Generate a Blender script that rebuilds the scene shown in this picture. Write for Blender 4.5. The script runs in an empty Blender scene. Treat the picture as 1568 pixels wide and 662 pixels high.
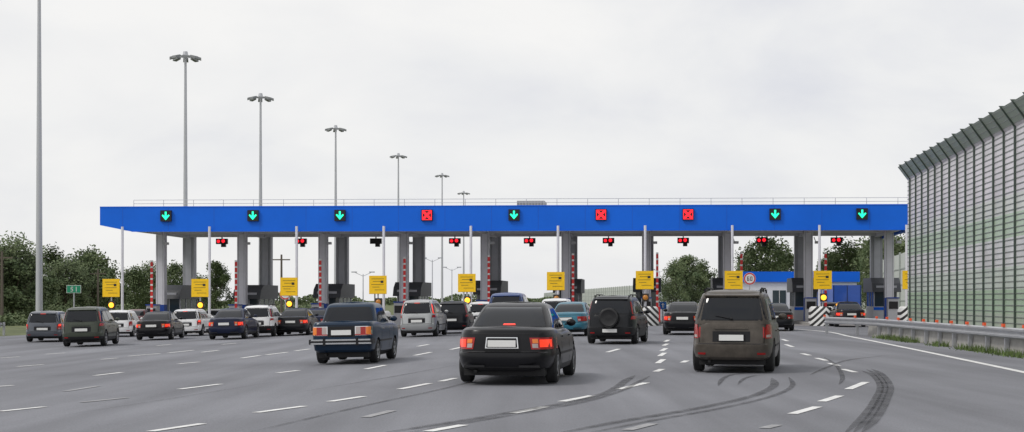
import bpy, bmesh, math, random
from mathutils import Vector, Matrix
random.seed(7)
F=2200.0; CX=784.0; HY=460.0; H=1.58; SL=0.1073
scene=bpy.context.scene
def gz(x,y):
    u=x-SL*y
    return -0.02*min(24.0,max(0.0,-u-4.0))
def ground(px,py):
    z=0
    for _ in range(12):
        Y=F*(H-z)/(py-HY); X=(px-CX)*Y/F; z=gz(X,Y)
    return X,Y,z
def atY(px,Y): return (px-CX)*Y/F
# ---------------------------------------------------------------- materials
MC={}
def mat(name,col,rough=.6,metal=0,var=0,scale=5,emit=0,ecol=None,coat=0,bump=0,bscale=30,spec=.5,col2=None):
    if name in MC: return MC[name]
    m=bpy.data.materials.new(name); m.use_nodes=True; nt=m.node_tree; b=nt.nodes['Principled BSDF']
    b.inputs['Base Color'].default_value=(*col,1); b.inputs['Roughness'].default_value=rough
    b.inputs['Metallic'].default_value=metal; b.inputs['Coat Weight'].default_value=coat
    b.inputs['Coat Roughness'].default_value=.06; b.inputs['Specular IOR Level'].default_value=spec
    tc=nt.nodes.new('ShaderNodeTexCoord')
    if var>0:
        n=nt.nodes.new('ShaderNodeTexNoise'); n.inputs['Scale'].default_value=scale; n.inputs['Detail'].default_value=6
        n.inputs['Roughness'].default_value=.65
        nt.links.new(tc.outputs['Object'],n.inputs['Vector'])
        r=nt.nodes.new('ShaderNodeValToRGB'); r.color_ramp.elements[0].position=.3; r.color_ramp.elements[1].position=.7
        c2=col2 if col2 else tuple(min(1,c*(1+var)) for c in col)
        r.color_ramp.elements[0].color=(*[c*(1-var) for c in col],1); r.color_ramp.elements[1].color=(*c2,1)
        nt.links.new(n.outputs['Fac'],r.inputs['Fac']); nt.links.new(r.outputs['Color'],b.inputs['Base Color'])
    if bump>0:
        n2=nt.nodes.new('ShaderNodeTexNoise'); n2.inputs['Scale'].default_value=bscale; n2.inputs['Detail'].default_value=4
        nt.links.new(tc.outputs['Object'],n2.inputs['Vector'])
        bp=nt.nodes.new('ShaderNodeBump'); bp.inputs['Strength'].default_value=bump; bp.inputs['Distance'].default_value=.02
        nt.links.new(n2.outputs['Fac'],bp.inputs['Height']); nt.links.new(bp.outputs['Normal'],b.inputs['Normal'])
    if emit>0:
        b.inputs['Emission Color'].default_value=(*(ecol or col),1); b.inputs['Emission Strength'].default_value=emit
    MC[name]=m; return m

def mk(name,verts,faces,mats,idx=None,parent=None,smooth=None):
    me=bpy.data.meshes.new(name); me.from_pydata([tuple(v) for v in verts],[],faces)
    for m in (mats if isinstance(mats,list) else [mats]): me.materials.append(m)
    if idx: me.polygons.foreach_set('material_index',idx)
    if smooth is not None:
        me.polygons.foreach_set('use_smooth',[True]*len(me.polygons)); me.update()
        me.set_sharp_from_angle(angle=math.radians(smooth))
    me.update()
    o=bpy.data.objects.new(name,me); scene.collection.objects.link(o)
    if parent: o.parent=parent
    return o
def empty(name,loc=(0,0,0),rot=(0,0,0)):
    e=bpy.data.objects.new(name,None); e.location=loc; e.rotation_euler=rot; scene.collection.objects.link(e); e.empty_display_size=.3; return e
class MB:
    def __init__(s): s.v=[]; s.f=[]; s.i=[]
    def add(s,v,f,m=0):
        o=len(s.v); s.v+= [tuple(p) for p in v]; s.f+=[tuple(a+o for a in q) for q in f]; s.i+=[m]*len(f)
    def hexa(s,p,m=0):  # 8 pts: bottom 4 ccw, top 4 ccw
        s.add(p,[(3,2,1,0),(4,5,6,7),(0,1,5,4),(1,2,6,5),(2,3,7,6),(3,0,4,7)],m)
    def box(s,x0,x1,y0,y1,z0,z1,m=0):
        s.hexa([(x0,y0,z0),(x1,y0,z0),(x1,y1,z0),(x0,y1,z0),(x0,y0,z1),(x1,y0,z1),(x1,y1,z1),(x0,y1,z1)],m)
    def tube(s,p0,p1,r0,r1,n=10,m=0):
        p0=Vector(p0); p1=Vector(p1); d=(p1-p0).normalized()
        a=d.orthogonal().normalized(); b=d.cross(a)
        v=[]
        for p,r in ((p0,r0),(p1,r1)):
            for k in range(n):
                t=2*math.pi*k/n; v.append(p+a*math.cos(t)*r+b*math.sin(t)*r)
        f=[(k,(k+1)%n,n+(k+1)%n,n+k) for k in range(n)]+[tuple(range(n-1,-1,-1)),tuple(range(n,2*n))]
        s.add(v,f,m)
    def sphere(s,c,r,m=0,nu=10,nv=6,sc=(1,1,1)):
        v=[];f=[]
        for j in range(nv+1):
            ph=math.pi*j/nv
            for i in range(nu):
                t=2*math.pi*i/nu
                v.append((c[0]+r*sc[0]*math.sin(ph)*math.cos(t),c[1]+r*sc[1]*math.sin(ph)*math.sin(t),c[2]+r*sc[2]*math.cos(ph)))
        for j in range(nv):
            for i in range(nu):
                f.append((j*nu+i,(j+1)*nu+i,(j+1)*nu+(i+1)%nu,j*nu+(i+1)%nu))
        s.add(v,f,m)
    def obj(s,name,mats,parent=None,smooth=None): return mk(name,s.v,s.f,mats,s.i,parent,smooth)

# ---------------------------------------------------------------- camera, world, sun
cam=bpy.data.cameras.new('camera'); co=bpy.data.objects.new('camera',cam); scene.collection.objects.link(co)
co.location=(0,0,H); co.rotation_euler=(math.pi/2,0,0); cam.sensor_width=36; cam.lens=36*F/1568
cam.shift_y=(HY-331)/1568; cam.clip_end=6000; cam.clip_start=.1
scene.camera=co
w=bpy.data.worlds.new('World'); scene.world=w; w.use_nodes=True; nt=w.node_tree
for n in list(nt.nodes): nt.nodes.remove(n)
out=nt.nodes.new('ShaderNodeOutputWorld'); sky=nt.nodes.new('ShaderNodeTexSky'); sky.sky_type='NISHITA'; sky.sun_disc=False
SE=math.radians(48); SR=math.radians(-120)
sky.sun_elevation=SE; sky.sun_rotation=SR
b1=nt.nodes.new('ShaderNodeBackground'); b1.inputs['Strength'].default_value=.1; nt.links.new(sky.outputs[0],b1.inputs[0])
tc=nt.nodes.new('ShaderNodeTexCoord'); mp=nt.nodes.new('ShaderNodeMapping'); mp.inputs['Scale'].default_value=(4.2,4.2,9.5); mp.inputs['Location'].default_value=(1.3,.4,.2)
nt.links.new(tc.outputs['Generated'],mp.inputs['Vector'])
nz=nt.nodes.new('ShaderNodeTexNoise'); nz.inputs['Scale'].default_value=1.0; nz.inputs['Detail'].default_value=7; nz.inputs['Roughness'].default_value=.52; nz.inputs['Distortion'].default_value=.3
nt.links.new(mp.outputs[0],nz.inputs['Vector'])
cr=nt.nodes.new('ShaderNodeValToRGB'); e=cr.color_ramp.elements
e[0].position=.32; e[0].color=(.74,.75,.80,1); e[1].position=.66; e[1].color=(.95,.94,.925,1)
k=e.new(.5); k.color=(.87,.87,.875,1)
nt.links.new(nz.outputs['Fac'],cr.inputs['Fac'])
b2=nt.nodes.new('ShaderNodeBackground'); b2.inputs['Strength'].default_value=1.0; nt.links.new(cr.outputs[0],b2.inputs[0])
mx=nt.nodes.new('ShaderNodeMixShader'); mx.inputs[0].default_value=.95
nt.links.new(b1.outputs[0],mx.inputs[1]); nt.links.new(b2.outputs[0],mx.inputs[2]); nt.links.new(mx.outputs[0],out.inputs[0])
sun=bpy.data.lights.new('sun','SUN'); sun.energy=1.4; sun.angle=math.radians(12); sun.color=(1,.96,.9)
so=bpy.data.objects.new('sun',sun); scene.collection.objects.link(so)
sd=Vector((math.sin(SR)*math.cos(SE),math.cos(SR)*math.cos(SE),math.sin(SE)))
so.rotation_euler=sd.to_track_quat('Z','Y').to_euler(); so.location=(0,0,60)
scene.view_settings.view_transform='Standard'; scene.view_settings.look='None'; scene.view_settings.exposure=0

# ---------------------------------------------------------------- ground / road
def strip_sheet(name,us,ys,off,m):
    v=[];f=[]
    for y in ys:
        for u in us:
            x=u+SL*y; v.append((x,y,gz(x,y)+off))
    n=len(us)
    for j in range(len(ys)-1):
        for i in range(n-1): f.append((j*n+i,j*n+i+1,(j+1)*n+i+1,(j+1)*n+i))
    return mk(name,v,f,m)
grass=mat('grass_mat',(.085,.115,.04),.9,var=.4,scale=.6,bump=.6,bscale=8,col2=(.16,.18,.07))
strip_sheet('ground',[-4000,-28,-4,4000],[-400,0,100,400,5000],0,grass)
# asphalt material with streaks along travel direction and patches
def asphalt(name,base):
    m=bpy.data.materials.new(name); m.use_nodes=True; nt=m.node_tree; b=nt.nodes['Principled BSDF']
    tc=nt.nodes.new('ShaderNodeTexCoord')
    def noise(scale,mscale,detail=5,rot=0):
        mp=nt.nodes.new('ShaderNodeMapping'); mp.inputs['Scale'].default_value=mscale; mp.inputs['Rotation'].default_value=(0,0,rot)
        nt.links.new(tc.outputs['Object'],mp.inputs['Vector'])
        n=nt.nodes.new('ShaderNodeTexNoise'); n.inputs['Scale'].default_value=scale; n.inputs['Detail'].default_value=detail
        nt.links.new(mp.outputs[0],n.inputs['Vector']); return n.outputs['Fac']
    def mapr(s,a,c,lo,hi):
        r=nt.nodes.new('ShaderNodeMapRange'); r.inputs[1].default_value=a; r.inputs[2].default_value=c; r.inputs[3].default_value=lo; r.inputs[4].default_value=hi
        nt.links.new(s,r.inputs[0]); return r.outputs[0]
    def mul(a,c):
        x=nt.nodes.new('ShaderNodeMath'); x.operation='MULTIPLY'; nt.links.new(a,x.inputs[0]); nt.links.new(c,x.inputs[1]); return x.outputs[0]
    big=mapr(noise(.12,(1,1,1),6),.3,.7,.84,1.14)
    st=mapr(noise(1.1,(1,.045,1),5,math.radians(6)),.3,.7,.84,1.12)
    st2=mapr(noise(.5,(1,.10,1),5,math.radians(24)),.35,.7,.88,1.07)
    fine=mapr(noise(38,(1,1,1),3),.2,.8,.78,1.22)
    t=mul(mul(big,st),mul(st2,fine))
    vm=nt.nodes.new('ShaderNodeVectorMath'); vm.operation='SCALE'; vm.inputs[0].default_value=base; nt.links.new(t,vm.inputs['Scale'])
    nt.links.new(vm.outputs[0],b.inputs['Base Color']); b.inputs['Roughness'].default_value=.85; b.inputs['Specular IOR Level'].default_value=.3
    bp=nt.nodes.new('ShaderNodeBump'); bp.inputs['Strength'].default_value=.5; bp.inputs['Distance'].default_value=.01
    nt.links.new(noise(60,(1,1,1),3),bp.inputs['Height']); nt.links.new(bp.outputs['Normal'],b.inputs['Normal'])
    return m
ROADC=(.212,.216,.238)
strip_sheet('asphalt_road',[-38,-28,-4,14.2],[-60,0,60,120,420],.004,asphalt('asphalt_mat',ROADC))
strip_sheet('concrete_pavement',[-37.5,-28,-4,14.0],[88,118],.008,mat('apron_mat',(.27,.26,.26),.85,var=.12,scale=.8,bump=.3))
# verge right of the crash barrier
def barx(y): return 15.5+(y-61)*.065
vv=[];ff=[]
for y in (-20,10,30,45,61,63):
    vv+=[(barx(y)+.1,y,.012),(14.45+SL*y+3.5,y,.012)]
for i in range(5): ff.append((2*i,2*i+1,2*i+3,2*i+2))
mk('gravel_verge',vv,ff,mat('verge_mat',(.16,.15,.10),.95,var=.35,scale=2.5,bump=.8,bscale=10))

white=mat('road_paint',(.74,.74,.73),.7,var=.2,scale=3.5)
def ribbon(mb,pts,wd,off,m=0,world=False,taper=False):
    P=[]
    for p in pts:
        if world: P.append(Vector((p[0],p[1])))
        else:
            X,Y,z=ground(*p); P.append(Vector((X,Y)))
    if len(P)>3:
        R=[]
        for i in range(len(P)-1):
            p0=P[max(0,i-1)];p1=P[i];p2=P[i+1];p3=P[min(len(P)-1,i+2)]
            for k in range(6):
                t=k/6; R.append(.5*((2*p1)+(p2-p0)*t+(2*p0-5*p1+4*p2-p3)*t*t+(3*p1-p0-3*p2+p3)*t**3))
        R.append(P[-1]); P=R
    Q=[]
    for a,b in zip(P[:-1],P[1:]):
        n=max(1,int((b-a).length/1.5))
        for i in range(n): Q.append(a.lerp(b,i/n))
    Q.append(P[-1])
    v=[];f=[]
    for i,q in enumerate(Q):
        d=(Q[min(i+1,len(Q)-1)]-Q[max(i-1,0)]).normalized(); n=Vector((-d.y,d.x))
        ww=wd/2
        if taper: ww*=min(1,.15+min(i,len(Q)-1-i)/5)
        for s in (-1,1):
            x,y=q+n*ww*s; v.append((x,y,gz(x,y)+off))
    for i in range(len(Q)-1): f.append((2*i+1,2*i,2*i+2,2*i+3))
    mb.add(v,f,m)
dash=MB()
D=[((0,631),(68,624)),((392,633),(466,623)),((785,634),(835,624)),((274,597),(338,589)),((612,597),(658,588)),
((145,576),(187,571)),((425,572),(457,568)),((27,562),(66,559)),((-20,594),(20,591)),((655,662),(710,652)),((230,662),(310,650)),
((505,616),(557,608)),((860,616),(907,607)),((948,597),(990,587)),((370,549),(398,545)),((408,544),(440,540)),
((155,551),(180,549)),((197,546),(245,542)),((258,541),(296,537)),((273,558),(305,555)),((675,585),(697,580)),
((0,549),(30,547)),((70,543),(100,541)),((240,530),(262,528)),((310,540),(335,537)),((452,538),(474,535)),((340,528),(362,526)),
((635,545),(660,540)),((690,536),(708,532)),((640,531),(656,528)),((560,566),(590,560)),((720,527),(738,523)),
((1213,635),(1252,624)),((1258,616),(1286,607)),((1299,597),(1326,586)),((1290,566),(1310,571)),((1250,549),(1266,553)),((1228,542),(1240,545)),((1203,528),(1214,532)),((1270,557),(1284,561)),
((1004,570),(1014,566)),((1007,557),(1016,551)),((1010,546),(1018,541)),((1013,538),(1020,534)),((1016,530),(1022,527)),((1018,524),(1024,521)),
((1045,556),(1052,553)),((930,540),(948,535)),((1198,520),(1206,523))]
for a,b in D: ribbon(dash,[a,b],.15,.012)
dash.obj('lane_markings',[white])
el=MB(); ribbon(el,[(1297,515),(1320,519.5),(1345,524.5),(1430,542),(1568,571),(1700,600)],.2,.012)
ribbon(el,[(1297,515),(1270,509),(1225,505),(1200,504)],.2,.012)
el.obj('edge_line',[white])
old=MB()
for a,b in [((125,617),(195,610)),((960,660),(1000,650)),((1170,657),(1190,652)),((560,640),(600,630)),((100,600),(150,592))]: ribbon(old,[a,b],.15,.012)
old.obj('worn_marking',[mat('worn_paint',(.32,.32,.33),.8,var=.3,scale=6)])
def skidmat():
    m=bpy.data.materials.new('rubber_mark_mat'); m.use_nodes=True; nt=m.node_tree; b=nt.nodes['Principled BSDF']
    b.inputs['Base Color'].default_value=(.035,.035,.04,1); b.inputs['Roughness'].default_value=.7
    tc=nt.nodes.new('ShaderNodeTexCoord'); n=nt.nodes.new('ShaderNodeTexNoise'); n.inputs['Scale'].default_value=2.2; n.inputs['Detail'].default_value=8; n.inputs['Roughness'].default_value=.8
    nt.links.new(tc.outputs['Object'],n.inputs['Vector'])
    r=nt.nodes.new('ShaderNodeMapRange'); r.inputs[1].default_value=.35; r.inputs[2].default_value=.7; r.inputs[3].default_value=.1; r.inputs[4].default_value=.75
    nt.links.new(n.outputs['Fac'],r.inputs[0]); nt.links.new(r.outputs[0],b.inputs['Alpha']); return m
sk=MB(); S=[
([(590,664),(700,647),(800,630),(880,616),(925,604),(945,594),(958,584),(972,576)],.17),
([(625,664),(735,645),(835,628),(905,614),(955,598),(975,587),(995,577)],.10),
([(860,664),(960,645),(1060,628),(1140,611),(1172,600),(1186,590),(1182,580)],.16),
([(905,664),(1000,645),(1090,629),(1160,614),(1200,601),(1214,590),(1208,579)],.10),
([(1295,664),(1322,640),(1341,612),(1348,592),(1337,576),(1320,569)],.13),
([(1307,664),(1332,640),(1349,612),(1355,592),(1343,575),(1327,567)],.12),
([(1320,664),(1343,640),(1358,612),(1363,592),(1350,574),(1334,566)],.13),
([(1100,592),(1106,582),(1120,575),(1150,572)],.10),([(1130,590),(1138,582),(1152,577),(1172,575)],.08),
([(1285,590),(1290,578),(1280,560),(1262,548)],.10),([(0,580),(120,575),(260,566)],.1),([(470,600),(600,578),(700,560)],.09),([(1240,575),(1270,562),(1300,552),(1360,545)],.1),
([(380,664),(560,622),(680,596),(760,575)],.07),([(80,640),(260,612),(420,586)],.06)]
for p,wd in S: ribbon(sk,p,wd,.016,taper=True)
sk.obj('skid_marks',[skidmat()])

# ---------------------------------------------------------------- vehicles
def interp(t,x):
    if x<=t[0][0]: return t[0][1]
    for a,b in zip(t[:-1],t[1:]):
        if x<=b[0]: return a[1]+(b[1]-a[1])*(x-a[0])/max(1e-9,b[0]-a[0])
    return t[-1][1]
HX=[0,.15,.3,.45,.6,.72,.82,.89,.94,.97,.985]
def outline(n):
    pts=[]
    for x in HX: pts.append((x,-(1-x**n)**(1/n)))
    y0=pts[-1][1]
    for k in range(1,12):
        y=y0+(-2*y0)*k/12; pts.append(((1-abs(y)**n)**(1/n),y))
    for x in reversed(HX): pts.append((x,(1-x**n)**(1/n)))
    return pts
class Shell:
    def __init__(s,levels,n,W,L): s.lv=levels; s.n=n; s.W=W; s.L=L
    def zat(s,l,y):
        t=y/s.L; return interp([(0,l[0]),(.2,l[0]),(.38,l[1]),(.66,l[1]),(1,l[2])],t)
    def par(s,z,c=0):
        T=s.lv; yr=interp([(l[c],l[3]) for l in T],z); yf=interp([(l[c],l[4]) for l in T],z); hw=interp([(l[c],l[5]) for l in T],z)*s.W/2
        return yr,yf,hw
    def rear(s,x,z):
        yr,yf,hw=s.par(z); yc=(yr+yf)/2; q=min(.9999,abs(x)/hw); return yc-(yc-yr)*(1-q**s.n)**(1/s.n)
    def side(s,y,z):
        yr,yf,hw=s.par(z,1); yc=(yr+yf)/2; q=min(.9999,abs(y-yc)/(yf-yc)); return hw*(1-q**s.n)**(1/s.n)
    def mesh(s,crown):
        o=outline(s.n); hN=len(o); N=2*hN-2; V=[];Fc=[]
        for l in s.lv:
            yc=(l[3]+l[4])/2; hy=(l[4]-l[3])/2; hw=l[5]*s.W/2
            ring=[(x*hw,yc+y*hy) for x,y in o]+[(-x*hw,yc+y*hy) for x,y in reversed(o[1:-1])]
            V+=[(x,y,s.zat(l,y)) for x,y in ring]
        nl=len(s.lv)
        for j in range(nl-1):
            for i in range(N): Fc.append((j*N+i,j*N+(i+1)%N,(j+1)*N+(i+1)%N,(j+1)*N+i))
        Fc.append(tuple(range(N-1,-1,-1)))
        b=(nl-1)*N; mid={0:b,hN-1:b+hN-1}
        for i in range(1,hN-1):
            p=V[b+i]; mid[i]=len(V); V.append((0,p[1],p[2]+crown*min(1,p[0]/(.3*s.W))))
        for i in range(hN-1):
            a,c=b+i,b+i+1; a2,c2=b+(N-i)%N,b+(N-i-1)
            q=[a,c,mid[i+1],mid[i]]; q=[k for n_,k in enumerate(q) if k not in q[:n_]]
            if len(q)>2: Fc.append(tuple(q))
            q=[c2,a2,mid[i],mid[i+1]]; q=[k for n_,k in enumerate(q) if k not in q[:n_]]
            if len(q)>2: Fc.append(tuple(q))
        return V,Fc
def rpanel(mb,S,c0,c1,z0,z1,off,m=0,nx=10,nz=5,dep=.03):
    v=[];f=[]
    for j in range(nz+1):
        t=j/nz; z=z0+(z1-z0)*t; a=c0[0]+(c1[0]-c0[0])*t; b=c0[1]+(c1[1]-c0[1])*t
        for i in range(nx+1):
            x=a+(b-a)*i/nx; v.append((x,S.rear(x,z)-off,z+off*.3))
    w_=nx+1
    for j in range(nz):
        for i in range(nx): f.append((j*w_+i,j*w_+i+1,(j+1)*w_+i+1,(j+1)*w_+i))
    bd=[i for i in range(w_)]+[j*w_+nx for j in range(1,nz+1)]+[nz*w_+i for i in range(nx-1,-1,-1)]+[j*w_ for j in range(nz-1,0,-1)]
    o=len(v)
    for k in bd: p=v[k]; v.append((p[0],p[1]+dep,p[2]))
    for k in range(len(bd)): k2=(k+1)%len(bd); f.append((bd[k2],bd[k],o+k,o+k2))
    mb.add(v,f,m)
def spanel(mb,S,sd,c0,c1,z0,z1,off,m=0,ny=8,nz=4,dep=.03):
    v=[];f=[]
    for j in range(nz+1):
        t=j/nz; z=z0+(z1-z0)*t; a=c0[0]+(c1[0]-c0[0])*t; b=c0[1]+(c1[1]-c0[1])*t
        for i in range(ny+1):
            y=a+(b-a)*i/ny; v.append((sd*(S.side(y,z)+off),y,z))
    w_=ny+1
    for j in range(nz):
        for i in range(ny):
            q=(j*w_+i,j*w_+i+1,(j+1)*w_+i+1,(j+1)*w_+i); f.append(q if sd>0 else q[::-1])
    bd=[i for i in range(w_)]+[j*w_+ny for j in range(1,nz+1)]+[nz*w_+i for i in range(ny-1,-1,-1)]+[j*w_ for j in range(nz-1,0,-1)]
    o=len(v)
    for k in bd: p=v[k]; v.append((p[0]-sd*dep,p[1],p[2]))
    for k in range(len(bd)): k2=(k+1)%len(bd); f.append((bd[k2],bd[k],o+k,o+k2))
    mb.add(v,f,m)
def wheel(mb,x,y,r,sd,wd=.2):
    prof=[(r*.62,0),(r*.80,.0-.012),(r*.93,.0),(r,.03),(r,wd-.03),(r*.93,wd),(r*.8,wd),(r*.62,wd)]
    n=26; v=[];f=[]
    for rr,xx in prof:
        for k in range(n):
            t=2*math.pi*k/n; v.append((x-sd*xx,y+rr*math.cos(t),r+rr*math.sin(t)))
    for j in range(len(prof)-1):
        for k in range(n): f.append((j*n+k,j*n+(k+1)%n,(j+1)*n+(k+1)%n,(j+1)*n+k))
    mb.add(v,f,0)
    def disc(rr,xx,m,rr2=0):
        v=[(x-sd*xx,y+rr*math.cos(2*math.pi*k/n),r+rr*math.sin(2*math.pi*k/n)) for k in range(n)]
        mb.add(v,[tuple(range(n))],m)
    disc(r*.63,.05,2); disc(r*.63,wd-.05,2)
    for k in range(n):
        t0=2*math.pi*k/n;t1=2*math.pi*(k+1)/n
        mb.add([(x-sd*xx,y+rr*math.cos(t),r+rr*math.sin(t)) for rr,xx,t in ((r*.64,.0,t0),(r*.64,.0,t1),(r*.54,.012,t1),(r*.54,.012,t0))],[(0,1,2,3)],1)
    for k in range(5):
        t=2*math.pi*k/5+.3; c,s_=math.cos(t),math.sin(t); hw=r*.09
        mb.add([(x-sd*.012,y+a*c-b*s_,r+a*s_+b*c) for a,b in ((r*.1,-hw*1.3),(r*.58,-hw),(r*.58,hw),(r*.1,hw*1.3))],[(0,1,2,3)],1)
    disc(r*.17,.008,1)
# tinted glass: see-through so the seats inside read behind it
def carglass(name,alpha):
    m=bpy.data.materials.new(name); m.use_nodes=True; b=m.node_tree.nodes['Principled BSDF']
    b.inputs['Base Color'].default_value=(.008,.010,.013,1); b.inputs['Roughness'].default_value=.05; b.inputs['Specular IOR Level'].default_value=.4
    b.inputs['Alpha'].default_value=alpha; return m
glass=mat('car_glass',(.010,.012,.016),.05,spec=.38)
glass2=mat('car_glass_far',(.014,.016,.02),.07,spec=.4)
seatm=mat('seat_fabric',(.05,.05,.055),.9)
tyre=mat('tyre',(.018,.018,.019),.8); rim=mat('rim',(.42,.43,.45),.3,.8); dark=mat('dark_underbody',(.012,.012,.013),.8)
trim=mat('black_trim',(.014,.014,.016),.5,spec=.3); chrome=mat('chrome',(.75,.76,.78),.12,1); platem=mat('plate_white',(.78,.78,.76),.4)
redl=mat('tail_red',(.36,.008,.008),.15,coat=.2); redon=mat('tail_red_lit',(.75,.02,.01),.2,emit=.8,ecol=(1,.06,.02),coat=.2)
orl=mat('tail_orange',(.75,.2,.03),.2,coat=.2,emit=.12); whl=mat('tail_clear',(.45,.38,.36),.15,coat=.2)
def paint(name,c,metal=.0,dirt=0):
    dk=max(c)<.1
    return mat('paint_'+name,c,.30 if dk else .35,metal,var=.10+dirt,scale=1.5 if not dirt else 3,coat=(.12 if dk else .5) if not dirt else .05,spec=.28 if dk else .5)
def sc(levels,sy,sz): return [(a*sz,b*sz,c*sz,d*sy,e*sy,h) for a,b,c,d,e,h in levels]
def g(z,yr,yf,h): return (z,z,z,yr,yf,h)
SPEC={
'sedan':dict(L=4.75,W=1.82,n=5.5,gn=7,wr=.32,ax=(1.02,3.78),
 low=[(.24,.19,.2,.16,4.6,.84),(.29,.22,.22,.06,4.7,.94),(.38,.32,.32,.015,4.74,.98),(.50,.45,.45,0,4.75,1),(.555,.57,.52,.015,4.73,1),(.575,.6,.56,.045,4.72,.997),
 (.75,.75,.62,.055,4.7,.985),(.88,.85,.68,.07,4.65,.965),(.945,.90,.72,.10,4.55,.93),(.98,.93,.745,.17,4.43,.875),(.99,.94,.76,.32,4.25,.80)],
 gh=[g(.90,.78,3.62,.85),g(.99,.88,3.5,.84),g(1.10,1.06,3.27,.795),g(1.22,1.27,3.0,.735),g(1.32,1.48,2.78,.68),g(1.37,1.62,2.62,.64),g(1.405,1.8,2.45,.57),g(1.42,2.0,2.25,.45)],
 rw=(1.00,1.335),sw=(.965,1.31),belt=.95),
'boxy':dict(L=4.13,W=1.62,n=13,gn=11,wr=.29,ax=(.88,3.3),
 low=[(.28,.22,.24,.16,4.0,.88),(.33,.27,.28,.08,4.07,.96),(.5,.45,.45,.05,4.1,.99),(.62,.6,.55,.045,4.12,1),(.82,.78,.7,.05,4.12,1),(.92,.87,.8,.06,4.1,.985),(.965,.91,.85,.09,4.05,.96),(.985,.93,.87,.15,3.95,.92)],
 gh=[g(.88,.82,2.98,.92),g(.97,.86,2.93,.91),g(1.15,1.0,2.7,.86),g(1.3,1.13,2.5,.81),g(1.36,1.2,2.4,.78),g(1.40,1.32,2.28,.73),g(1.425,1.5,2.1,.62)],
 rw=(1.00,1.31),sw=(.97,1.29),belt=.93),
'tall':dict(L=4.4,W=1.76,n=7,gn=8,wr=.33,ax=(.85,3.45),
 low=[(.26,.22,.22,.12,4.3,.88),(.31,.25,.25,.04,4.36,.95),(.42,.38,.38,.0,4.4,.99),(.56,.55,.5,0,4.4,1),(.585,.6,.54,.03,4.39,.998),(.72,.72,.66,.045,4.36,.992),(.88,.85,.78,.055,4.3,.98),(.98,.94,.86,.07,4.2,.965),(1.02,.98,.9,.10,4.05,.94),(1.04,1.0,.92,.16,3.85,.89)],
 gh=[g(.96,.075,3.55,.945),g(1.04,.085,3.42,.935),g(1.2,.13,3.1,.895),g(1.35,.18,2.85,.85),g(1.48,.24,2.65,.80),g(1.55,.30,2.52,.765),g(1.60,.40,2.4,.70),g(1.625,.55,2.25,.60),g(1.64,.8,2.0,.45)],
 rw=(1.05,1.47),sw=(1.04,1.46),belt=1.0)}
def cutter(ax,wr,W):
    mb=MB()
    for y in ax:
        for sd in (-1,1): mb.tube((sd*(W/2-.26),y,wr),(sd*(W/2+.3),y,wr),wr*1.17,wr*1.17,28)
    return mb.obj('cut',[dark])
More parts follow.
